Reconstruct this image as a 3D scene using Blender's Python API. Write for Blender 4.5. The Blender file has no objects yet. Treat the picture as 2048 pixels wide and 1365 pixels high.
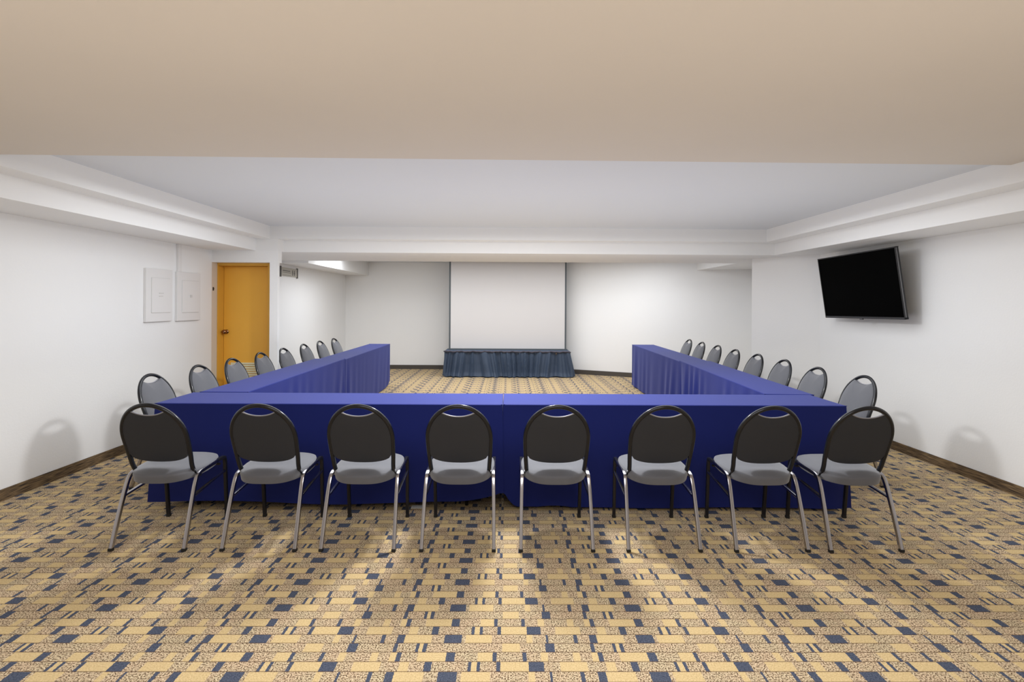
import bpy, bmesh, math, random
from mathutils import Vector, Matrix
random.seed(7)
PI = math.pi
C = bpy.context.scene.collection
SC = bpy.context.scene

# ------------------------------------------------------------------ materials
def new_mat(name):
    m = bpy.data.materials.new(name); m.use_nodes = True
    nt = m.node_tree
    return m, nt, nt.nodes['Principled BSDF']

def lin(r, g, b):
    f = lambda c: (c/255/12.92) if c/255 <= .04045 else ((c/255+.055)/1.055)**2.4
    return (f(r), f(g), f(b), 1)

def simple(name, col, rough=.5, metal=0, spec=.5, bump=0, bscale=200, var=0, vscale=3, sheen=0, sheen_tint=None, srough=.5, coat=0):
    m, nt, p = new_mat(name)
    p.inputs['Roughness'].default_value = rough
    p.inputs['Metallic'].default_value = metal
    p.inputs['Specular IOR Level'].default_value = spec
    p.inputs['Base Color'].default_value = col
    if sheen:
        p.inputs['Sheen Weight'].default_value = sheen
        p.inputs['Sheen Roughness'].default_value = srough
        p.inputs['Sheen Tint'].default_value = sheen_tint or (1,1,1,1)
    if coat: p.inputs['Coat Weight'].default_value = coat
    tc = nt.nodes.new('ShaderNodeTexCoord')
    if var:
        n = nt.nodes.new('ShaderNodeTexNoise'); n.inputs['Scale'].default_value = vscale
        n.inputs['Detail'].default_value = 4
        nt.links.new(tc.outputs['Object'], n.inputs['Vector'])
        mx = nt.nodes.new('ShaderNodeMix'); mx.data_type = 'RGBA'
        a = tuple(c*(1-var) for c in col[:3])+(1,); b = tuple(min(1, c*(1+var)) for c in col[:3])+(1,)
        mx.inputs[6].default_value = a; mx.inputs[7].default_value = b
        nt.links.new(n.outputs['Fac'], mx.inputs[0]); nt.links.new(mx.outputs[2], p.inputs['Base Color'])
    if bump:
        n2 = nt.nodes.new('ShaderNodeTexNoise'); n2.inputs['Scale'].default_value = bscale
        nt.links.new(tc.outputs['Object'], n2.inputs['Vector'])
        bp = nt.nodes.new('ShaderNodeBump'); bp.inputs['Strength'].default_value = bump; bp.inputs['Distance'].default_value = .002
        nt.links.new(n2.outputs['Fac'], bp.inputs['Height']); nt.links.new(bp.outputs['Normal'], p.inputs['Normal'])
    return m

M = {}
M['wall'] = simple('wall_paint', (.87,.868,.865,1), .7, bump=.35, bscale=60, var=.012, vscale=1.2, spec=.3)
M['soffit'] = simple('soffit_paint', (.85,.847,.842,1), .7, bump=.15, bscale=50, spec=.3)
M['ceil'] = simple('ceiling_paint', (.69,.71,.745,1), .8, bump=.15, bscale=50, spec=.2, var=.01, vscale=1)
M['beam'] = simple('beige_ceiling_paint', (.66,.60,.535,1), .85, var=.05, vscale=.8, bump=.1, bscale=30, spec=.2)
M['trimp'] = simple('cream_reveal_paint', lin(214,202,186), .6)
M['door'] = simple('ochre_door', lin(240,180,66), .45, var=.06, vscale=2)
M['doorf'] = simple('ochre_frame', lin(218,164,62), .45)
M['louver'] = simple('cream_louver', lin(226,222,190), .5)
M['bronze'] = simple('bronze', lin(150,110,80), .25, metal=1)
M['panel'] = simple('panel_white', (.80,.79,.785,1), .5)
M['grayline'] = simple('panel_seam', lin(212,210,208), .6)
M['signp'] = simple('sign_plate', lin(186,182,172), .45)
M['signd'] = simple('sign_dark', lin(100,98,94), .5)
M['black'] = simple('black_plastic', (.008,.008,.009,1), .35)
M['tvscr'] = simple('tv_screen', (.0006,.0006,.0006,1), .6, spec=.02)
M['tvedge'] = simple('tv_edge', lin(120,120,122), .3, metal=.6)
M['screen'] = simple('projection_fabric', (.62,.60,.595,1), .8, spec=.1)
M['scredge'] = simple('screen_border', lin(78,84,88), .6)
M['case'] = simple('screen_case', lin(200,200,200), .5)
M['stagecloth'] = simple('slate_cloth', lin(48,62,82), .65, var=.12, vscale=5, sheen=.25, sheen_tint=lin(140,160,190), bump=.2, bscale=120)
M['stagetop'] = simple('plum_cloth', lin(70,66,78), .7, var=.15, vscale=12)
M['cloth'] = simple('navy_cloth', lin(25,37,110), .75, var=.05, vscale=3, sheen=.38, sheen_tint=lin(180,186,232), srough=.35, spec=.22, bump=.25, bscale=350)
M['seat'] = simple('grey_fabric', lin(94,95,101), .8, var=.05, vscale=30, sheen=.35, bump=.3, bscale=700)
M['shell'] = simple('charcoal_shell', lin(50,52,58), .6, spec=.3, bump=.2, bscale=500)
M['hoop'] = simple('black_metal', (.008,.009,.013,1), .22, spec=.4, coat=.1)
M['piping'] = simple('piping', lin(150,150,158), .35, metal=.4)
M['tube'] = simple('gunmetal_tube', lin(176,174,178), .2, metal=1)
M['darktube'] = simple('dark_tube', lin(50,50,56), .3, metal=.7)
M['rubber'] = simple('rubber', (.01,.01,.01,1), .7)
M['laminate'] = simple('table_laminate', lin(120,100,80), .5, var=.1, vscale=8)
M['paper'] = simple('paper', lin(225,225,222), .6)
M['baseback'] = simple('vinyl_base', lin(74,68,62), .6)

def carpet():
    m, nt, p = new_mat('patterned_carpet')
    N = nt.nodes; L = nt.links
    tc = N.new('ShaderNodeTexCoord')
    sep = N.new('ShaderNodeSeparateXYZ'); 
    # slight wobble so the blocks have woven edges
    nz = N.new('ShaderNodeTexNoise'); nz.inputs['Scale'].default_value = 120; nz.inputs['Detail'].default_value = 2
    L.new(tc.outputs['Object'], nz.inputs['Vector'])
    sub = N.new('ShaderNodeVectorMath'); sub.operation = 'SUBTRACT'; sub.inputs[1].default_value = (.5,.5,.5)
    L.new(nz.outputs['Color'], sub.inputs[0])
    scl = N.new('ShaderNodeVectorMath'); scl.operation = 'SCALE'; scl.inputs['Scale'].default_value = .007
    L.new(sub.outputs[0], scl.inputs[0])
    addv = N.new('ShaderNodeVectorMath'); addv.operation = 'ADD'
    L.new(tc.outputs['Object'], addv.inputs[0]); L.new(scl.outputs[0], addv.inputs[1])
    L.new(addv.outputs[0], sep.inputs[0])
    def math_(op, a, b=None, c=None):
        n = N.new('ShaderNodeMath'); n.operation = op
        for i, v in enumerate((a, b, c)):
            if v is None: continue
            if hasattr(v, 'is_linked') or hasattr(v, 'links'): L.new(v, n.inputs[i])
            else: n.inputs[i].default_value = v
        return n.outputs[0]
    P = .8406; pitch = .0556; Y0 = 1.992
    xf = math_('FRACT', math_('ADD', math_('DIVIDE', sep.outputs['X'], P), 20))
    sepc = N.new('ShaderNodeSeparateXYZ'); L.new(tc.outputs['Object'], sepc.inputs[0])
    rowf = math_('ADD', math_('DIVIDE', math_('SUBTRACT', sepc.outputs['Y'], Y0), pitch), 400)
    row = math_('FLOOR', rowf); rfr = math_('FRACT', rowf)
    r4 = math_('MODULO', row, 4.0)
    # N navy, G gold, S speckle ; (scale, offset, boundaries) measured along the floor
    rows = [
     (.0003452,-.2343,[(225,'N'),(262,'G'),(328,'N'),(368,'S'),(558,'N'),(612,'G'),(942,'N'),(1120,'S'),(1310,'G'),(1630,'S'),(1850,'G'),(1965,'S'),(2150,'N'),(2230,'S')]),
     (.0003546,-.2407,[(-30,'N'),(75,'S'),(345,'G'),(520,'N'),(560,'S'),(870,'N'),(915,'S'),(1080,'G'),(1165,'S'),(1460,'G'),(1540,'S'),(1680,'G'),(1758,'N'),(1815,'S'),(2005,'G')]),
     (.000364,-.2471,[(625,'G'),(840,'S'),(1135,'N'),(1245,'S'),(1665,'N'),(1715,'S'),(1930,'N'),(1967,'G'),(2013,'N'),(2058,'S')]),
     (.0003358,-.2279,[(-128,'N'),(100,'S'),(150,'G'),(490,'S'),(940,'G'),(1020,'S'),(1190,'N'),(1225,'S'),(1555,'N'),(1605,'S'),(1755,'N'),(1855,'G'),(2205,'S')]),
    ]
    code = {'N': 0.0, 'S': .5, 'G': 1.0}
    outs = []
    for sc, of, segs in rows:
        st = sorted((((c*sc+of)/P) % 1.0, code[k]) for c, k in segs)
        cr = N.new('ShaderNodeValToRGB'); cr.color_ramp.interpolation = 'CONSTANT'
        el = cr.color_ramp.elements
        st = [(0.0, st[-1][1])] + st
        el[0].position = 0; el[0].color = (st[0][1],)*3+(1,)
        el[1].position = st[1][0]; el[1].color = (st[1][1],)*3+(1,)
        for pos, v in st[2:]:
            e = el.new(pos); e.color = (v, v, v, 1)
        L.new(xf, cr.inputs[0]); outs.append(cr.outputs[0])
    acc = None
    for i, o in enumerate(outs):
        msk = math_('COMPARE', r4, float(i), .4)
        t = math_('MULTIPLY', o, msk)
        acc = t if acc is None else math_('ADD', acc, t)
    # colours
    sp = N.new('ShaderNodeTexNoise'); sp.inputs['Scale'].default_value = 170; sp.inputs['Detail'].default_value = 2
    L.new(tc.outputs['Object'], sp.inputs['Vector'])
    spr = N.new('ShaderNodeValToRGB'); e = spr.color_ramp.elements
    e[0].position = .39; e[0].color = lin(84,66,50); e[1].position = .50; e[1].color = lin(190,168,138)
    e2 = e.new(.68); e2.color = lin(222,206,176)
    L.new(sp.outputs['Fac'], spr.inputs[0])
    gr = N.new('ShaderNodeValToRGB'); e = gr.color_ramp.elements
    e[0].position = .3; e[0].color = lin(186,160,114); e[1].position = .7; e[1].color = lin(216,192,146)
    L.new(sp.outputs['Fac'], gr.inputs[0])
    nv = N.new('ShaderNodeValToRGB'); e = nv.color_ramp.elements
    e[0].position = .3; e[0].color = lin(56,62,78); e[1].position = .75; e[1].color = lin(94,100,116)
    L.new(sp.outputs['Fac'], nv.inputs[0])
    # gentle hue drift from block to block of the speckled yarn
    dr = N.new('ShaderNodeTexNoise'); dr.inputs['Scale'].default_value = 9; L.new(tc.outputs['Object'], dr.inputs['Vector'])
    drm = N.new('ShaderNodeMix'); drm.data_type = 'RGBA'; drm.blend_type = 'MULTIPLY'; drm.inputs[0].default_value = .6
    drr = N.new('ShaderNodeValToRGB'); e = drr.color_ramp.elements
    e[0].position = .35; e[0].color = (1,.93,.9,1); e[1].position = .65; e[1].color = (.93,.96,.9,1)
    L.new(dr.outputs['Fac'], drr.inputs[0]); L.new(spr.outputs[0], drm.inputs[6]); L.new(drr.outputs[0], drm.inputs[7])
    isN = math_('LESS_THAN', acc, .25); isG = math_('GREATER_THAN', acc, .75)
    m1 = N.new('ShaderNodeMix'); m1.data_type = 'RGBA'; L.new(isG, m1.inputs[0]); L.new(drm.outputs[2], m1.inputs[6]); L.new(gr.outputs[0], m1.inputs[7])
    m2 = N.new('ShaderNodeMix'); m2.data_type = 'RGBA'; L.new(isN, m2.inputs[0]); L.new(m1.outputs[2], m2.inputs[6]); L.new(nv.outputs[0], m2.inputs[7])
    ln = math_('LESS_THAN', rfr, .075)
    lm = math_('MULTIPLY', ln, .72)
    m3 = N.new('ShaderNodeMix'); m3.data_type = 'RGBA'; L.new(lm, m3.inputs[0]); L.new(m2.outputs[2], m3.inputs[6]); m3.inputs[7].default_value = lin(84,58,40)
    L.new(m3.outputs[2], p.inputs['Base Color'])
    p.inputs['Roughness'].default_value = .95; p.inputs['Specular IOR Level'].default_value = .1
    hb = math_('ADD', math_('MULTIPLY', sp.outputs['Fac'], .6), math_('MULTIPLY', ln, -.8))
    bp = N.new('ShaderNodeBump'); bp.inputs['Strength'].default_value = .5; bp.inputs['Distance'].default_value = .004
    L.new(hb, bp.inputs['Height']); L.new(bp.outputs['Normal'], p.inputs['Normal'])
    return m
M['carpet'] = carpet()

def carpet_base():
    m, nt, p = new_mat('brown_carpet_base'); N = nt.nodes; L = nt.links
    tc = N.new('ShaderNodeTexCoord'); mp = N.new('ShaderNodeMapping'); mp.inputs['Scale'].default_value = (4, 4, 90)
    L.new(tc.outputs['Object'], mp.inputs[0])
    n = N.new('ShaderNodeTexNoise'); n.inputs['Scale'].default_value = 2.5; n.inputs['Detail'].default_value = 5; L.new(mp.outputs[0], n.inputs['Vector'])
    cr = N.new('ShaderNodeValToRGB'); e = cr.color_ramp.elements
    e[0].position = .38; e[0].color = lin(52,40,30); e[1].position = .62; e[1].color = lin(132,108,76)
    L.new(n.outputs['Fac'], cr.inputs[0]); L.new(cr.outputs[0], p.inputs['Base Color']); p.inputs['Roughness'].default_value = .9
    return m
M['cbase'] = carpet_base()

# ------------------------------------------------------------------ geometry helpers
def link_bm(name, bm, mat, parent=None, smooth=False, bevel=0, loc=None, autos=None):
    bmesh.ops.recalc_face_normals(bm, faces=bm.faces)
    me = bpy.data.meshes.new(name); bm.to_mesh(me); bm.free()
    me.materials.append(mat)
    if smooth or autos:
        for f in me.polygons: f.use_smooth = True
    if autos:
        me.set_sharp_from_angle(angle=math.radians(autos))
    o = bpy.data.objects.new(name, me); C.objects.link(o)
    if parent: o.parent = parent
    if loc: o.location = loc
    if bevel:
        b = o.modifiers.new('bevel', 'BEVEL'); b.width = bevel; b.segments = 2; b.limit_method = 'ANGLE'
    return o

def box(bm, x0, x1, y0, y1, z0, z1, mat=None):
    vs = [bm.verts.new(Vector(c)) for c in ((x0,y0,z0),(x1,y0,z0),(x1,y1,z0),(x0,y1,z0),(x0,y0,z1),(x1,y0,z1),(x1,y1,z1),(x0,y1,z1))]
    if mat is not None:
        for v in vs: v.co = mat @ v.co
    for f in ((0,1,2,3),(4,5,6,7),(0,1,5,4),(1,2,6,5),(2,3,7,6),(3,0,4,7)):
        bm.faces.new([vs[i] for i in f])
    return vs

def prism(bm, pts, z0, z1):
    lo = [bm.verts.new((x, y, z0)) for x, y in pts]; hi = [bm.verts.new((x, y, z1)) for x, y in pts]
    bm.faces.new(lo[::-1]); bm.faces.new(hi)
    n = len(pts)
    for i in range(n): bm.faces.new((lo[i], lo[(i+1)%n], hi[(i+1)%n], hi[i]))

def one_box(name, b, mat, parent=None, bevel=0):
    bm = bmesh.new(); box(bm, *b); return link_bm(name, bm, mat, parent, bevel=bevel)

def smooth_path(pts, n=6):
    P = [Vector(p) for p in pts]; out = []
    Q = [P[0]*2-P[1]] + P + [P[-1]*2-P[-2]]
    for i in range(1, len(Q)-2):
        p0, p1, p2, p3 = Q[i-1], Q[i], Q[i+1], Q[i+2]
        for k in range(n):
            t = k/n
            out.append(.5*((2*p1)+(p2-p0)*t+(2*p0-5*p1+4*p2-p3)*t*t+(3*p1-p0-3*p2+p3)*t**3))
    out.append(P[-1]); return out

def sweep(bm, path, w, h, kind='round', up=(0,0,1), seg=12, w1=None, h1=None):
    P = [Vector(p) for p in path]; n = len(P)
    if kind == 'round':
        prof = [(math.cos(2*PI*k/seg), math.sin(2*PI*k/seg)) for k in range(seg)]
    else:   # rounded square
        prof = []
        for cx, cy, a0 in ((1,1,0),(-1,1,90),(-1,-1,180),(1,-1,270)):
            for k in range(3):
                a = math.radians(a0+45*k); prof.append((cx*.72+.28*math.cos(a), cy*.72+.28*math.sin(a)))
    T = []
    for i in range(n):
        a = P[max(i-1, 0)]; b = P[min(i+1, n-1)]; T.append((b-a).normalized())
    u = Vector(up); u = (u - T[0]*u.dot(T[0])).normalized()
    rings = []
    for i in range(n):
        if i:
            q = T[i-1].rotation_difference(T[i]); u = q @ u; u = (u - T[i]*u.dot(T[i])).normalized()
        v = T[i].cross(u)
        f = i/(n-1) if n > 1 else 0
        ww = w + ((w1 if w1 else w)-w)*f; hh = h + ((h1 if h1 else h)-h)*f
        rings.append([bm.verts.new(P[i] + v*(a*ww/2) + u*(b*hh/2)) for a, b in prof])
    m = len(prof)
    for i in range(n-1):
        for k in range(m):
            bm.faces.new((rings[i][k], rings[i][(k+1)%m], rings[i+1][(k+1)%m], rings[i+1][k]))
    bm.faces.new(rings[0][::-1]); bm.faces.new(rings[-1])

def cyl(bm, p0, p1, r, seg=16, r1=None):
    sweep(bm, [p0, p1], 2*r, 2*r, 'round', up=(.3,.5,.8), seg=seg, w1=(2*r1 if r1 else None), h1=(2*r1 if r1 else None))

def structure(o): o['kind'] = 'structure'; return o
def empty(name, loc, rz=0):
    o = bpy.data.objects.new(name, None); C.objects.link(o); o.location = loc; o.rotation_euler = (0,0,rz)
    o.empty_display_size = .1
    return o
def tag(o, label, cat, group=None):
    o['label'] = label; o['category'] = cat
    if group: o['group'] = group
    return o

# ------------------------------------------------------------------ camera
F = 1000.0; W = 2048; H = 1365; CAMZ = 1.47; HOR = 607.0
cd = bpy.data.cameras.new('camera'); cam = bpy.data.objects.new('camera', cd); C.objects.link(cam)
cd.sensor_width = 36; cd.lens = F/W*36
cd.shift_y = (HOR-H/2)/W
cam.matrix_world = Matrix.Translation((0,0,CAMZ)) @ Matrix.Rotation(math.radians(-.45),4,'Z') @ Matrix.Rotation(math.radians(90),4,'X') @ Matrix.Rotation(math.radians(.33),4,'Z')
cd.clip_start = .05
SC.camera = cam

# ------------------------------------------------------------------ room shell
XL, XR = -3.70, 3.95
YB = 11.1
YN = -2.6
ZS = 2.11     # soffit underside
ZL = 2.258    # lower tier top
ZC = 2.415    # tray ceiling
ZR = 2.36     # rear ceiling
ZTOP = 2.62
def slantY(x): return YB - .444*x

bm = bmesh.new(); box(bm, -4.0, 5.2, YN-.15, 11.6, -.1, 0)
structure(link_bm('floor', bm, M['carpet']))

structure(one_box('wall_left', (XL-.15, XL, YN, 6.27, 0, ZTOP), M['wall']))
structure(one_box('wall_right', (XR, XR+.15, YN, 6.3, 0, ZTOP), M['wall']))
structure(one_box('wall_front', (XL-.15, XR+.15, YN-.15, YN, 0, ZTOP), M['wall']))
# door wall (faces the camera): lintel and pier, with the reveal
bm = bmesh.new()
box(bm, XL-.15, -2.88, 6.27, 6.38, 1.963, ZS)
box(bm, -2.98, -2.88, 6.27, 6.32, 0, 1.963)
structure(link_bm('wall_back_left', bm, M['wall']))
bm = bmesh.new()
prism(bm, [(-2.915,6.32),(-3.61,7.8),(-3.75,7.8),(-3.75,6.58),(-3.05,6.58),(-2.98,6.40),(-2.98,6.32)], 0, 1.963)
prism(bm, [(-2.945,6.38),(-3.61,7.8),(-3.75,7.8),(-3.75,6.38)], 1.963, ZS)
structure(link_bm('wall_closet', bm, M['wall']))
bm = bmesh.new()
box(bm, XL-.15, XL, 6.27, 6.6, 0, 1.963)
structure(link_bm('trim_1', bm, M['trimp']))
structure(one_box('wall_left_rear', (-3.75, -3.60, 7.8, YB, 0, ZTOP), M['wall']))
bm = bmesh.new()
prism(bm, [(-3.75,YB),(0,YB),(4.9,slantY(4.9)),(4.9,slantY(4.9)+.2),(0,YB+.2),(-3.75,YB+.2)], 0, ZTOP)
structure(link_bm('wall_back', bm, M['wall']))
bm = bmesh.new()
prism(bm, [(XR,6.3),(3.40,6.95),(4.25,8.5),(4.62,slantY(4.62)),(4.85,slantY(4.85)),(4.85,6.3)], 0, ZTOP)
structure(link_bm('wall_right_rear', bm, M['wall']))

# tray ceiling
structure(one_box('ceiling', (-3.2, 3.5, 2.4, 6.5, ZC, ZC+.1), M['ceil']))
# lowered beige ceiling panel near the camera
bm = bmesh.new()
e = [(-3.25, 2.905, 2.312), (3.3, 3.205, 2.382)]
sl = (e[1][2]-e[0][2])/(e[1][0]-e[0][0])
zz = lambda x: e[0][2]+sl*(x-e[0][0])
vs = []
for dz in (0, .14):
    for x, y in ((-3.75, 2.905-.023), (3.99, 3.205+.032), (3.99, YN), (-3.75, YN)):
        vs.append(bm.verts.new((x, y, zz(x)+dz)))
for f in ((0,1,2,3),(4,5,6,7),(0,1,5,4),(1,2,6,5),(2,3,7,6),(3,0,4,7)): bm.faces.new([vs[i] for i in f])
structure(link_bm('ceiling.001', bm, M['beam']))
structure(one_box('ceiling.002', (-3.75, 5.0, 7.6, 11.6, ZR, ZR+.1), M['ceil']))

# stepped soffit ring: lower tier and projecting upper tier on three sides
bm = bmesh.new(); box(bm, XL, -3.155, YN, 6.43, ZS, ZL); structure(link_bm('trim_2', bm, M['soffit']))
bm = bmesh.new(); box(bm, XL, -2.97, YN, 6.25, ZL, ZTOP); structure(link_bm('trim_3', bm, M['soffit']))
bm = bmesh.new(); box(bm, 3.44, XR, YN, 6.43, ZS, ZL); structure(link_bm('trim_4', bm, M['soffit']))
bm = bmesh.new(); box(bm, 3.24, XR, YN, 6.25, ZL, ZTOP); structure(link_bm('trim_5', bm, M['soffit']))
bm = bmesh.new(); box(bm, XL, 4.3, 6.43, 7.75, ZS, ZL); structure(link_bm('trim_6', bm, M['soffit']))
bm = bmesh.new(); box(bm, XL, -2.88, 6.27, 6.43, ZS, ZL); structure(link_bm('trim_10', bm, M['soffit']))
bm = bmesh.new(); box(bm, XL, 4.3, 6.25, 7.75, ZL, ZTOP); structure(link_bm('trim_7', bm, M['soffit']))
# rear bulkheads
structure(one_box('trim_8', (-3.65, -3.09, 7.75, YB+.05, 2.073, ZTOP), M['soffit']))
structure(one_box('trim_9', (3.6, 4.6, 7.75, 9.6, 2.12, ZTOP), M['soffit']))

# baseboards
def board(name, pts, h, t, mat):
    bm = bmesh.new()
    for (x0, y0), (x1, y1) in zip(pts[:-1], pts[1:]):
        d = Vector((x1-x0, y1-y0)).normalized(); n = Vector((-d.y, d.x))*t
        prism(bm, [(x0,y0),(x1,y1),(x1+n.x,y1+n.y),(x0+n.x,y0+n.y)], 0, h)
    return structure(link_bm(name, bm, mat))
board('baseboard_left', [(XL, 6.27), (XL, YN)], .085, .012, M['cbase'])
board('baseboard_right', [(XR, YN), (XR, 6.3), (3.40, 6.95)], .085, .012, M['cbase'])
board('baseboard_back', [(4.5, slantY(4.5)), (0, YB), (-3.6, YB), (-3.6, 7.85)], .09, .012, M['baseback'])

# ------------------------------------------------------------------ door
dr = structure(empty('door_1', (-3.34, 6.46, 0)))
def dpart(name, boxes, mat, bevel=0, parent=dr, off=(-3.34, 6.46, 0)):
    bm = bmesh.new()
    for b in boxes:
        box(bm, b[0]-off[0], b[1]-off[0], b[2]-off[1], b[3]-off[1], b[4], b[5])
    return link_bm(name, bm, mat, parent, bevel=bevel)
dpart('door_frame', [(-3.70,-3.69,6.385,6.56,0,1.963),(-3.06,-2.983,6.385,6.43,0,1.963),(-3.06,-3.036,6.43,6.56,0,1.963),(-3.69,-3.06,6.385,6.56,1.93,1.963)], M['doorf'], .002)
leaf = dpart('door_leaf', [(-3.688,-3.062,6.52,6.56,.005,1.928)], M['door'], .002)
lv = [( -3.59,-3.57,6.508,6.52,.18,.68), (-3.20,-3.18,6.508,6.52,.18,.68), (-3.57,-3.20,6.508,6.52,.66,.68), (-3.57,-3.20,6.508,6.52,.18,.20)]
lo = dpart('louver', lv, M['louver'], 0, leaf)
bm = bmesh.new()
for k in range(15):
    z = .205+k*.0305
    box(bm, -.23, .14, -.006, .006, -.0015, .0015, Matrix.Translation((0, .054, z+.012)) @ Matrix.Rotation(math.radians(50), 4, 'X') )
    box(bm, -.23, .14, .052, .056, z, z+.022)
link_bm('slat', bm, M['louver'], leaf)
bm = bmesh.new()
cyl(bm, (-.31,.06,1.08), (-.31,.05,1.08), .028); cyl(bm, (-.31,.05,1.08), (-.31,.02,1.08), .010)
bmesh.ops.create_uvsphere(bm, u_segments=20, v_segments=12, radius=.030, matrix=Matrix.Translation((-.31,0,1.08)) @ Matrix.Diagonal((1,.8,1,1)))
link_bm('door_knob', bm, M['bronze'], leaf, smooth=True)

# small black hook on the reveal edge
bm = bmesh.new(); box(bm, 0, .006, -.010, .010, -.022, .022); cyl(bm, (.004,0,0), (.014,0,.003), .004)
tag(link_bm('wall_hook', bm, M['black'], loc=(XL, 6.30, 1.63)), 'tiny black hook on the cream door reveal left of the ochre door', 'hook')

# ------------------------------------------------------------------ electrical panels, duct, sign
def epanel(name, y0, y1, z0, z1, label, latch):
    t = empty(name, (XL, (y0+y1)/2, (z0+z1)/2)); hw = (y1-y0)/2; hh = (z1-z0)/2
    one_box('cover', (0, .028, -hw, hw, -hh, hh), M['panel'], t, .003)
    d = one_box('panel_door', (.028, .034, -hw*.62, hw*.82, -hh*.66, hh*.66), M['panel'], t, .002)
    bm = bmesh.new()
    a, b, c, e_ = -hw*.62, hw*.82, -hh*.66, hh*.66
    for q in ((a-.004,a,c,e_),(b,b+.004,c,e_)): box(bm, .028, .0295, q[0], q[1], q[2], q[3])
    for q in ((a,b,c-.004,c),(a,b,e_,e_+.004)): box(bm, .028, .0295, q[0], q[1], q[2], q[3])
    link_bm('door_seam', bm, M['grayline'], t)
    if latch == 2:
        bm = bmesh.new(); box(bm, .034, .038, -.02, .05, .02, .028); box(bm, .034, .038, -.02, .04, -.012, -.004)
    else:
        bm = bmesh.new(); box(bm, .034, .040, .0, .035, -.01, .02)
    link_bm('latch', bm, M['grayline'], d)
    tag(t, label, 'electrical panel', 'flush white panels on the left wall')
epanel('electrical_panel', 5.10, 5.50, 1.256, 1.807, 'white flush electrical panel on left wall, the one farther from the door', 2)
epanel('electrical_panel', 5.58, 6.0, 1.25, 1.80, 'white flush electrical panel on left wall, the one nearer the ochre door', 1)
bm = bmesh.new(); box(bm, XL, XL+.028, 5.60, 5.655, 1.80, ZS)
tag(link_bm('cable_duct', bm, M['panel'], bevel=.003), 'short white cable duct running up the left wall to the soffit above the panel', 'cable duct')

sg = empty('restroom_sign', (-3.60, 8.22, 1.955))
one_box('sign_plate', (0, .014, -.30, .30, -.07, .07), M['signp'], sg, .002)
for s in (-1, 1):
    one_box('end_cap', (0, .022, s*.31-.012, s*.31+.012, -.085, .085), M['signd'], sg)
bm = bmesh.new(); box(bm, .014, .016, -.24, .03, .012, .026); box(bm, .014, .0155, -.24, .06, -.012, -.006); box(bm, .014, .0155, -.24, .06, -.055, -.05)
link_bm('lettering', bm, M['signd'], sg)
for yy in (.12, .19):
    bm = bmesh.new()
    cyl(bm, (.014, yy, .030), (.0165, yy, .030), .012)
    sh = ((-.018,.02),(.018,.02),(.014,-.02),(-.014,-.02)) if yy < .15 else ((-.010,.02),(.010,.02),(.026,-.02),(-.026,-.02))
    v = [bm.verts.new((q, yy+a, b)) for q in (.014, .0165) for a, b in sh]
    for f in ((0,1,2,3),(4,5,6,7),(0,1,5,4),(1,2,6,5),(2,3,7,6),(3,0,4,7)): bm.faces.new([v[i] for i in f])
    box(bm, .014, .0165, yy-.011, yy+.011, -.05, -.019)
    link_bm('pictogram', bm, M['signd'], sg)
tag(sg, 'small grey restroom sign with pictograms high on wall right of the door', 'sign')

# ------------------------------------------------------------------ television
tv = empty('television', (3.78, 5.32, 1.328))
A = Vector((3.78,5.915,1.320)); B = Vector((3.78,4.72,1.336)); Ct = Vector((3.682,5.915,2.012)); D = Vector((3.682,4.72,2.039))
o0 = Vector((3.78, 5.32, 1.328))
ux = (B-A).normalized(); uz = (((Ct-A)+(D-B))/2); hgt = uz.length; uz = uz.normalized(); uz = (uz-ux*uz.dot(ux)).normalized(); un = ux.cross(uz)  # toward the room?
if un.x > 0: un = -un
mid = (A+B)/2
R = Matrix((( ux.x, un.x, uz.x, mid.x-o0.x),(ux.y, un.y, uz.y, mid.y-o0.y),(ux.z, un.z, uz.z, mid.z-o0.z),(0,0,0,1)))
hw = (B-A).length/2
def tvbox(name, boxes, mat, parent=tv, bevel=0):
    bm = bmesh.new()
    for b in boxes: box(bm, *b, mat=R)
    return link_bm(name, bm, mat, parent, bevel=bevel)
# local: x along width, y out of the face (0 = face, negative = behind), z up
tvbox('screen', [(-hw+.012, hw-.012, -.004, .0, .022, hgt-.012)], M['tvscr'])
tvbox('bezel', [(-hw, -hw+.012, -.03, .004, 0, hgt), (hw-.012, hw, -.028, .004, 0, hgt), (-hw, hw, -.03, .004, hgt-.012, hgt), (-hw, hw, -.03, .004, 0, .022)], M['black'], bevel=.002)
tvbox('bezel_trim', [(hw-.001, hw+.002, -.010, .000, .02, hgt-.01), (-hw+.01, hw-.01, -.002, .006, .010, .013)], M['tvedge'])
tvbox('back_cover', [(-hw+.01, hw-.01, -.035, -.005, .01, hgt-.01), (-hw*.7, hw*.7, -.06, -.03, .06, hgt*.6)], M['black'], bevel=.004)
tvbox('logo_tab', [(-.02, .02, -.01, .008, -.012, .004)], M['tvedge'])
bm = bmesh.new()
box(bm, XR-o0.x-.02, XR-o0.x, -.12, .12, .15, .55)
cyl(bm, (-.02, 0, .40), (XR-o0.x-.01, 0, .36), .018); cyl(bm, (-.01, 0, .20), (XR-o0.x-.01, 0, .28), .018)
link_bm('wall_mount', bm, M['black'], tv)
tag(tv, 'black flat screen television tilted down on a bracket on the right wall', 'television')

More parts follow.
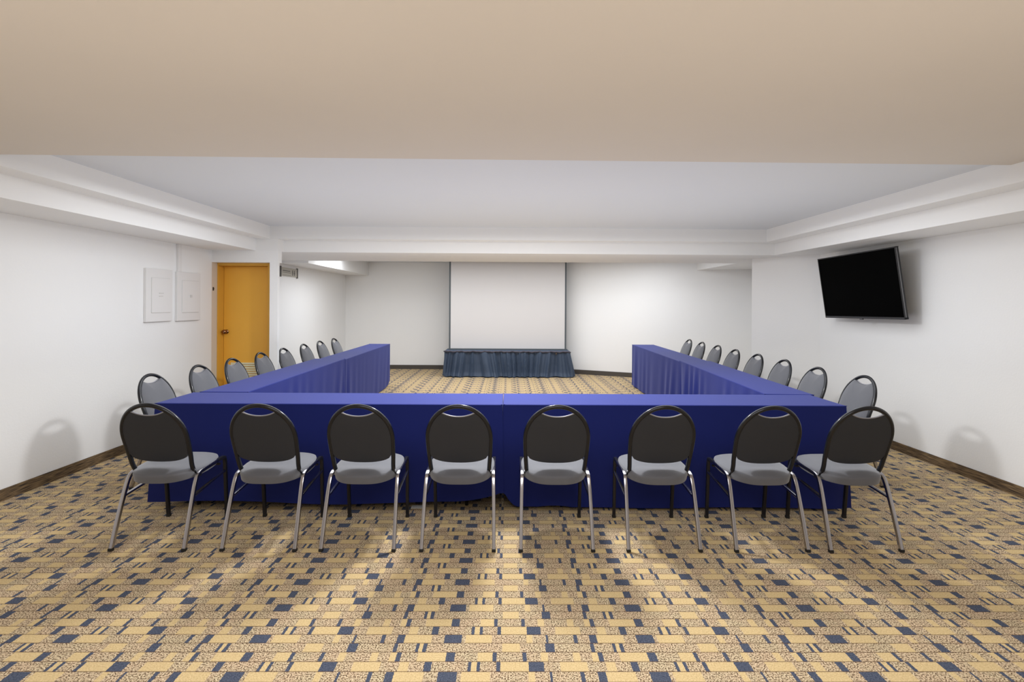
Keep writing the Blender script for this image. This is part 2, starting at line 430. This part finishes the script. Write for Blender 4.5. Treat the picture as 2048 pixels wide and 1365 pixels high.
# ------------------------------------------------------------------ projection screen
ps = empty('projection_screen', (-.005, 10.2, .52))
one_box('screen_surface', (-1.165, 1.165, -.003, .003, .02, 1.80), M['screen'], ps)
for s in (-1, 1):
    one_box('side_border', (s*1.18-.016, s*1.18+.016, -.006, .008, .02, 1.80), M['scredge'], ps)
one_box('bottom_bar', (-1.2, 1.2, -.012, .014, .0, .025), M['scredge'], ps)
one_box('housing', (-1.25, 1.25, -.05, .05, 1.79, ZR-.52), M['case'], ps, .008)
tag(ps, 'large blank white projection screen with dark side borders above the draped low table', 'projection screen')

# ------------------------------------------------------------------ cloths
def cloth(name, L, Wd, H0, mat, label, group, loc, rz, fold, zbot, lean=(0,0,0,0), nz=16, step=.012, top_mat=None, flare=0, cat='tablecloth'):
    """box cloth centred on its table; fold(side, u, t) -> outward offset; zbot(side,u)-> hem height. sides 0:-y 1:+x 2:+y 3:-x"""
    bm = bmesh.new(); per = []
    hx, hy = L/2, Wd/2; r = .012
    def edge(side, length):
        n = max(4, int(length/step)); return [(side, k/n) for k in range(n)]
    for side, length in ((0, L), (1, Wd), (2, L), (3, Wd)): per += edge(side, length)
    def pos(side, u):
        if side == 0: return Vector((-hx+u*L, -hy, 0)), Vector((0,-1,0)), min(u, 1-u)*L
        if side == 1: return Vector((hx, -hy+u*Wd, 0)), Vector((1,0,0)), min(u, 1-u)*Wd
        if side == 2: return Vector((hx-u*L, hy, 0)), Vector((0,1,0)), min(u, 1-u)*L
        return Vector((-hx, hy-u*Wd, 0)), Vector((-1,0,0)), min(u, 1-u)*Wd
    rings = []
    levels = [(0, -.006, 0), (0, 0, .004)] + [(k/nz, 0, 0) for k in range(1, nz+1)]
    for t, inn, dz in levels:
        ring = []
        for side, u in per:
            p, n, dc = pos(side, u)
            zb = zbot(side, u)
            z = H0 - dz - t*(H0-zb)
            env = min(1, dc/.03)
            off = (fold(side, u, t)*env if t > 0 else 0) + inn + lean[side]*t
            if dc < 1e-6:   # corner: shift along both normals
                q = p.copy(); q.x += math.copysign(inn + (lean[1] if q.x > 0 else lean[3])*t, q.x); q.y += math.copysign(inn + (lean[0] if q.y < 0 else lean[2])*t, q.y)
                ring.append(bm.verts.new((q.x, q.y, z)))
            else:
                q = p + n*off
                ls = lean[1] if True else 0
                if side in (0, 2):
                    q.x += (q.x/hx)*((lean[1] if q.x > 0 else lean[3]))*t
                else:
                    q.y += (q.y/hy)*((lean[0] if q.y < 0 else lean[2]))*t
                ring.append(bm.verts.new((q.x, q.y, z)))
        rings.append(ring)
    m = len(per)
    for i in range(len(rings)-1):
        for k in range(m):
            bm.faces.new((rings[i][k], rings[i][(k+1)%m], rings[i+1][(k+1)%m], rings[i+1][k]))
    bm.faces.new(rings[0])
    o = link_bm(name, bm, mat, autos=28)
    o.location = loc; o.rotation_euler = (0, 0, rz)
    tag(o, label, cat, group)
    return o

def folder(seed, amps, freq=26):
    rnd = random.Random(seed)
    ph = [[(rnd.uniform(.5,1.6), rnd.uniform(0,6.28), rnd.uniform(.3,1)) for _ in range(4)] for _ in range(4)]
    def f(side, u, t):
        s = 0
        for fr, p, a in ph[side]:
            s += a*math.sin(u*freq*fr*(1+.05*t)+p + 1.5*math.sin(u*7*fr+p))
        s /= 2
        a = amps[side](u) if callable(amps[side]) else amps[side]
        return a*(s*.8+.35)*(t**.75)
    return f

TH = .75
def folding_table(name, L, Wd, loc, rz, label):
    t = empty(name, loc, rz)
    one_box('tabletop', (-L/2+.012, L/2-.012, -Wd/2+.012, Wd/2-.012, TH-.046, TH-.020), M['laminate'], t, .003)
    for sx in (-1, 1):
        for sy in (-1, 1):
            bm = bmesh.new()
            cyl(bm, (sx*(L/2-.25), sy*(Wd/2-.08), 0), (sx*(L/2-.25), sy*(Wd/2-.08), TH-.045), .013)
            link_bm('leg', bm, M['darktube'], t, smooth=True)
        bm = bmesh.new(); cyl(bm, (sx*(L/2-.25), -(Wd/2-.08), .2), (sx*(L/2-.25), Wd/2-.08, .2), .010)
        link_bm('cross_bar', bm, M['darktube'], t, smooth=True)
    tag(t, label, 'table', 'folding tables hidden under the blue cloths')

G = 'royal blue cloths over the tables of the U'
tabs = []
yc = (3.547+3.978)/2; wd = .43
# front pair
def zb_fl(side, u):
    if side == 0:
        z = .050 + .012*math.sin(u*9)
        if u > .86: z += .07*((u-.86)/.14)**2
        return z
    if side == 1: return .12 - .05*u
    return .05
def zb_fr(side, u):
    if side == 0:
        z = .018 + .004*math.sin(u*11)
        if u < .045: z += .11*(1-u/.045)**2
        if .045 < u < .12: z += .02*math.sin((u-.045)/.075*PI)*0
        if .1 < u < .2: z += .012*math.sin((u-.1)/.1*PI)
        return z
    if side == 3: return .13-.0*u
    return .02
cloth('tablecloth', 2.455, wd, TH, M['cloth'], 'blue cloth on the front table, left half, behind the four left chairs', G, (-1.262, yc+.004, 0), math.radians(.0),
      folder(1, [lambda u: .006+.012*max(0, u-.75)/.25, .006, .008, .01]), zb_fl, lean=(.0,-.01,0,-.05))
cloth('tablecloth', 2.455, wd, TH, M['cloth'], 'blue cloth on the front table, right half, behind the four right chairs', G, (1.197, yc+.010, 0), 0,
      folder(2, [lambda u: .006+.012*max(0, .2-u)/.2, .012, .008, .006]), zb_fr, lean=(.0,-.04,0,-.008))
folding_table('folding_table', 2.44, wd-.015, (-1.262, yc+.004, 0), 0, 'folding table under the blue cloth of the front left half')
folding_table('folding_table', 2.44, wd-.015, (1.197, yc+.010, 0), 0, 'folding table under the blue cloth of the front right half')

def side_table(inner0, y0, inner1, y1, sgn, w, seed, amp, lab, flab, zb, freq=60, dz=0):
    # inner edge runs from (inner0,y0) to (inner1,y1); sgn -1 left, +1 right
    d = Vector((inner1-inner0, y1-y0)); Ln = d.length
    ang = math.atan2(d.y, d.x)
    n = Vector((d.y, -d.x)).normalized()*w/2     # to the right of travel (+x side)
    c = Vector(((inner0+inner1)/2, (y0+y1)/2)) + n*sgn
    amps = [.010, .006, .010, .006]
    # local +x = away from camera ; local -y side = +x world ; for left tables the inner side is local -y (0)
    inner_side = 0 if sgn < 0 else 2
    amps[inner_side] = amp
    cloth('tablecloth', Ln-.006, w, TH+dz, M['cloth'], lab, G, (c.x, c.y, 0), ang, folder(seed, amps, freq), zb, lean=((0,0,-.06,0) if sgn < 0 else (-.06,0,0,0)), nz=16, step=.010)
    folding_table('folding_table', Ln-.02, w-.015, (c.x, c.y, 0), ang, flab)
def bump_(u, c, w): return math.exp(-((u-c)/w)**2)
side_table(-2.068, 4.004, -2.075, 6.40, -1, .385, 11, lambda u: .004+.014*bump_(u, 1, .15)+.012*bump_(u, .38, .1), 'blue cloth on the left side table nearer the camera, smooth with a few folds',
           'folding table under the near blue cloth on the left side', lambda s, u: .02)
side_table(-2.075, 6.408, -2.08, 8.85, -1, .362, 12, lambda u: .003+.03*bump_(u, 0, .06), 'blue cloth on the far left side table, ending toward the projection screen',
           'folding table under the far blue cloth on the left side', lambda s, u: .015+(.07*bump_(u,1,.06) if s == 0 else 0)+(.07 if s == 1 else 0), dz=-.010)
side_table(2.07, 4.012, 2.19, 6.36, 1, .39, 13, lambda u: .034+.02*math.sin(u*9), 'blue cloth with many gathered folds on the right side table nearer the camera',
           'folding table under the near blue cloth on the right side', lambda s, u: .02, freq=46)
side_table(2.195, 6.37, 2.24, 9.0, 1, .39, 14, lambda u: .010+.022*bump_(u,1,.35)+.03*bump_(u,0,.12), 'blue cloth on the far right side table, ending toward the back wall',
           'folding table under the far blue cloth on the right side', lambda s, u: .015+(.05 if s == 1 else 0), freq=34, dz=-.012)

# low table under slate drape below the screen
sk = 2.50
def zb_s(side, u): return .012+.01*abs(math.sin(u*23))
def fold_s(side, u, t):
    if side == 0:
        base = .05*t**1.3*(1-.2*math.sin(u*9))
        w = u*104+2.8*math.sin(u*11)+3.2*t*math.sin(u*9+1)
        s = (1-2*abs(math.sin(w*.5)))*.75+math.sin(w*.37+2)*.55+math.sin(w*2.3+1)*.22
        return base + .050*s*min(1, t*1.3+.3) + .03*max(0, t-.85)/.15
    return .04*t + .02*math.sin(u*22+side)*t
lowt = cloth('draped_low_table_cloth', sk, .50, .517, M['stagecloth'], 'slate blue gathered cloth draped over the low table under the projection screen', None, (-.01, 10.20, 0), 0,
      fold_s, zb_s, lean=(.02,.06,.0,-.01), nz=22, step=.007)
bm = bmesh.new(); path = []
for k in range(161):
    u = k/160; path.append((-sk/2-.012+u*(sk+.024), -.262-.006*math.sin(u*90), .506+.005*math.sin(u*61)+.004*math.sin(u*143)))
sweep(bm, path, .024, .026, 'round', up=(0,0,1), seg=8)
hb = link_bm('gathered_hem', bm, M['stagetop'], lowt, smooth=True); hb['label'] = 'plum grey gathered top edge'
lt = empty('low_table', (-.01, 10.20, 0))
one_box('tabletop', (-1.22, 1.22, -.225, .225, .455, .488), M['laminate'], lt)
for sx in (-1, 1):
    for sy in (-1, 1):
        bm = bmesh.new(); cyl(bm, (sx*1.1, sy*.18, 0), (sx*1.1, sy*.18, .457), .015); link_bm('leg', bm, M['darktube'], lt, smooth=True)
tag(lt, 'low table under the slate blue drape in front of the back wall', 'table')

# scrap of paper
bm = bmesh.new(); box(bm, -.046, .046, -.026, .026, 0, .002)
pp = link_bm('paper_slip', bm, M['paper']); pp.location = (-.64, 3.60, .0005)
bm = bmesh.new()
for k in range(4): box(bm, -.034+k*.018, -.022+k*.018, -.004, .004, .002, .0024)
link_bm('lettering', bm, M['grayline'], pp)
tag(pp, 'small white printed slip on the carpet under the front table hem', 'paper')

# ------------------------------------------------------------------ chair
def hoop_x(z):
    """half width of the hoop centreline at height z"""
    zt, zm, a = .862, .655, .190
    if z >= zm:
        return a*math.sqrt(max(0, 1-((z-zm)/(zt-zm))**2))
    return a - .016*((zm-z)/.25)**1.6
def lean_y(z): 
    t = (z-.42)/.45
    return -.105 - .135*t - .025*t*t

def radial_pad(bm, outline, centre, front, back, rings=(1,.985,.95,.88,.75,.55,.3)):
    """outline: list of 2-D points; front/back(t, p2) -> 3-D position"""
    n = len(outline); R_ = []
    def layer(fn):
        out = []
        for t in rings:
            out.append([bm.verts.new(fn(t, (centre[0]+t*(p[0]-centre[0]), centre[1]+t*(p[1]-centre[1])))) for p in outline])
        c = bm.verts.new(fn(0, centre)); return out, c
    fr, fc = layer(front); bk, bc = layer(back)
    for lay, cc in ((fr, fc), (bk, bc)):
        for i in range(len(rings)-1):
            for k in range(n): bm.faces.new((lay[i][k], lay[i][(k+1)%n], lay[i+1][(k+1)%n], lay[i+1][k]))
        for k in range(n): bm.faces.new((lay[-1][k], lay[-1][(k+1)%n], cc))
    for k in range(n): bm.faces.new((fr[0][k], fr[0][(k+1)%n], bk[0][(k+1)%n], bk[0][k]))

def back_outline(inset):
    pts = []
    # right side going up
    z0, z1 = .548, .822
    n = 16
    for k in range(n+1):
        z = z0+(z1-z0)*k/n; pts.append((hoop_x(z)-inset, z))
    xt = pts[-1][0]
    # top edge, concave dip
    for k in range(1, 14):
        u = 1-2*k/14; pts.append((xt*u, z1 - .028*(1-abs(u)**2.2)))
    for k in range(n+1):
        z = z1+(z0-z1)*k/n; pts.append((-(hoop_x(z)-inset), z))
    xb = pts[0][0]
    for k in range(1, 20):
        u = -1+2*k/20; pts.append((xb*u, z0-.056*math.sqrt(max(0,1-abs(u)**2.4))))
    return pts

def make_chair():
    t = empty('banquet_chair', (0,0,0))
    # --- seat
    out = []
    for k in range(64):
        a = 2*PI*k/64; ca, sa = math.cos(a), math.sin(a)
        ex = 3.2
        x = .208*math.copysign(abs(ca)**(2/ex), ca); y = .215*math.copysign(abs(sa)**(2/ex), sa)
        if y < 0: x *= 1 - .20*(abs(y)/.215)**1.5
        out.append((x, y+.005))
    def fr(t_, p): 
        h = .462 - .026*t_**5 - (.012 if t_ >= 1 else 0); return Vector((p[0], p[1], h + .006*(p[1]/.2)))
    def bk(t_, p): return Vector((p[0]*(.97 if t_ > .9 else 1), p[1]*(.97 if t_ > .9 else 1), .392 + .010*(p[1]/.2)))
    bm = bmesh.new(); radial_pad(bm, out, (0, .0), fr, bk)
    link_bm('seat', bm, M['seat'], t, autos=70)
    # --- backrest cushion (front) and shell (rear)
    oc = back_outline(.010)
    def f1(t_, p): return Vector((p[0], lean_y(p[1]) + .012 + .022*(1-t_**6), p[1]))
    def b1(t_, p): return Vector((p[0], lean_y(p[1]) - .001, p[1]))
    bm = bmesh.new(); radial_pad(bm, oc, (0, .66), f1, b1)
    link_bm('backrest', bm, M['seat'], t, autos=60)
    def f2(t_, p): return Vector((p[0], lean_y(p[1]) - .001, p[1]))
    def b2(t_, p): return Vector((p[0], lean_y(p[1]) - .009 - .006*(1-t_**4), p[1]))
    bm = bmesh.new(); radial_pad(bm, back_outline(.008), (0, .66), f2, b2)
    o = link_bm('back_shell', bm, M['shell'], t, autos=60); o['label'] = 'charcoal rear panel'
    # piping along the dipped top edge
    bm = bmesh.new(); path = []
    xt = hoop_x(.822)-.010
    for k in range(21):
        u = -1+2*k/20; z = .822-.028*(1-abs(u)**2.2)+.003; path.append((xt*u, lean_y(z)-.006, z))
    sweep(bm, path, .009, .008, 'round', seg=8); link_bm('top_piping', bm, M['piping'], t, smooth=True)
    # --- hoop
    pts = [(.168, .05, .402), (.172, -.03, .398), (.176, -.078, .402), (.1775, -.098, .428)]
    for z in (.47, .52, .58, .63): pts.append((hoop_x(z), lean_y(z), z))
    right = smooth_path([Vector(p) for p in pts], 5)
    arc = []
    for k in range(0, 33):
        a = PI*k/32; z = .655+.207*math.sin(a); arc.append(Vector((.190*math.cos(a), lean_y(z), z)))
    left = [Vector((-p.x, p.y, p.z)) for p in reversed(right)]
    bm = bmesh.new(); sweep(bm, right+arc+left, .026, .026, 'round', up=(0,1,0), seg=14)
    link_bm('back_frame', bm, M['hoop'], t, smooth=True)
    for s in (-1, 1):
        # rear leg: square tube from the floor forward and up into the side rail
        rp = smooth_path([(s*.214,-.242,.012), (s*.212,-.20,.15), (s*.209,-.155,.29), (s*.206,-.118,.385), (s*.204,-.085,.412), (s*.204,-.04,.418)], 5)
        bm = bmesh.new(); sweep(bm, rp, .021, .021, 'sq', up=(s,0,0)); lg = link_bm('leg', bm, M['tube'], t, autos=40)
        lg['label'] = 'gunmetal rear leg'
        bm = bmesh.new(); box(bm, s*.214-.012, s*.214+.012, -.255, -.231, 0, .018); link_bm('foot_cap', bm, M['rubber'], lg, bevel=.003)
        fp = smooth_path([(s*.204,.10,.424), (s*.203,.17,.425), (s*.202,.196,.405), (s*.201,.206,.33), (s*.199,.222,.15), (s*.198,.234,.012)], 5)
        bm = bmesh.new(); sweep(bm, fp, .021, .021, 'sq', up=(s,0,0)); lg = link_bm('leg', bm, M['darktube'], t, autos=40)
        lg['label'] = 'dark front leg'
        bm = bmesh.new(); box(bm, s*.198-.012, s*.198+.012, .223, .247, 0, .018); link_bm('foot_cap', bm, M['rubber'], lg, bevel=.003)
        bm = bmesh.new(); sweep(bm, [(s*.204,-.045,.418), (s*.204,.105,.424)], .021, .021, 'sq', up=(s,0,0)); link_bm('side_rail', bm, M['tube'], t, autos=40)
        bm = bmesh.new(); sweep(bm, [(s*.209,-.150,.290), (s*.201,.206,.33)], .014, .018, 'sq', up=(s,0,0)); link_bm('stretcher', bm, M['tube'], t, autos=40)
        # bracket joining hoop to rail
        bm = bmesh.new(); box(bm, min(s*.165, s*.20), max(s*.165, s*.20), -.085, -.045, .398, .410)
        cyl(bm, (s*.196,-.065,.414), (s*.178,-.065,.414), .008)
        link_bm('bracket', bm, M['piping'], t)
    for yy in (-.06, .15):
        bm = bmesh.new(); sweep(bm, [(-.198,yy,.388), (.198,yy,.388)], .018, .014, 'sq', up=(0,0,1)); link_bm('seat_bar', bm, M['darktube'], t, autos=40)
    return t

proto = make_chair(); used = [False]
def dup(root):
    r = root.copy(); C.objects.link(r)
    for ch in list(root.children):
        c = ch.copy(); C.objects.link(c); c.parent = r
        for g in list(ch.children):
            d = g.copy(); C.objects.link(d); d.parent = c
    return r
def chair(x, y, rz, label, group):
    o = dup(proto) if used[0] else proto
    used[0] = True
    o.location = (x, y, 0); o.rotation_euler = (0, 0, rz)
    o['label'] = label; o['category'] = 'chair'; o['group'] = group
# front row, backs to the camera
ordn = ['first', 'second', 'third', 'fourth', 'fifth', 'sixth', 'seventh', 'eighth']
fx = [(-2.112,.0), (-1.46,-.5), (-.880,-.2), (-.290,0), (.298,0), (.935,.3), (1.575,.6), (2.135,.9)]
fl = ['leftmost chair of the front row, back to the viewer',
      'second chair from the left in the front row, back to the viewer',
      'third chair from the left in the front row, back to the viewer',
      'fourth chair from the left in the front row, just left of the cloth seam',
      'front row chair just right of the cloth seam in the middle of the table',
      'third chair from the right in the front row, back to the viewer',
      'second chair from the right in the front row, back to the viewer',
      'rightmost chair of the front row, back to the viewer, at the table\'s right end']
for (x, r), lb in zip(fx, fl):
    chair(x, 3.20, math.radians(r), lb, 'chairs along the front table')
L_px = [(303,748),(402,730),(465,718),(521,705),(567,697),(609,688),(642,682),(672,677)]
R_px = [(1737,753),(1642,736),(1575,720),(1519,709),(1473,700),(1436,691),(1402,685),(1376,679)]
leftY = [4.14,4.74,5.32,5.95,6.52,7.17,7.76,8.33]
leftX = [-2.952,-2.93,-2.935,-2.945,-2.93,-2.93,-2.92,-2.90]
rightY = [4.23,4.79,5.45,6.05,6.66,7.32,7.93,8.52]
rightX = [3.05,3.0,3.045,3.05,3.055,3.095,3.10,3.112]
pos_l = ['nearest to the viewer', 'second from the viewer', 'third from the viewer, before the door', 'fourth from the viewer, before the door louver',
         'fourth from the far end', 'third from the far end', 'second from the far end', 'farthest from the viewer']
pos_r = ['nearest to the viewer', 'second from the viewer', 'third from the viewer', 'fourth from the viewer',
         'fourth from the far end', 'third from the far end', 'second from the far end', 'farthest from the viewer']
for i in range(8):
    chair(leftX[i]+.262, leftY[i], -PI/2, 'grey chair, left side of the U, '+pos_l[i], 'chairs along the left tables')
for i in range(8):
    chair(rightX[i]-.262, rightY[i], PI/2, 'grey chair on the right side of the U, '+pos_r[i], 'chairs along the right tables')

# ------------------------------------------------------------------ lights
def area(name, loc, size, power, col=(1,1,1), rot=(0,0,0), sy=None, spread=180):
    ld = bpy.data.lights.new(name, 'AREA'); ld.energy = power; ld.color = col
    if sy: ld.shape = 'RECTANGLE'; ld.size = size; ld.size_y = sy
    else: ld.shape = 'DISK'; ld.size = size
    ld.spread = math.radians(spread)
    o = bpy.data.objects.new(name, ld); C.objects.link(o); o.location = loc; o.rotation_euler = rot
    return o
area('ceiling_lamp', (0, 4.25, 2.36), .38, 56, (.98,.99,1))
area('rear_lamp', (-.15, 8.7, 2.32), 5.9, 84, (.94,.97,1), sy=1.0)
area('near_fill', (.0, .3, 2.26), 2.5, 50, (.95,.97,1), sy=2.0)  # added fill that brightens the near floor, no fixture there
area('tray_fill', (.1, 4.4, 2.33), 5.6, 62, (.93,.97,1), sy=1.9)  # added broad soft fill to lift the whole room, not a fixture
area('tray_bounce_fill', (.1, 4.6, .96), 5.8, 25, (.90,.95,1), rot=(PI,0,0), sy=3.4)  # unseen upward fill, stands in for light bounced onto the tray ceiling
area('near_bounce_fill', (0, .0, .92), 5.0, 31, (1,.95,.89), rot=(PI,0,0), sy=3.2)  # added warm upward fill in place of bounce onto the beige ceiling

w = bpy.data.worlds.new('world'); SC.world = w; w.use_nodes = True
w.node_tree.nodes['Background'].inputs[0].default_value = (.9,.92,1,1)
w.node_tree.nodes['Background'].inputs[1].default_value = .5

SC.view_settings.view_transform = 'Standard'; SC.view_settings.look = 'None'; SC.view_settings.gamma = 1
SC.view_settings.use_curve_mapping = False
SC.view_settings.exposure = 0.45
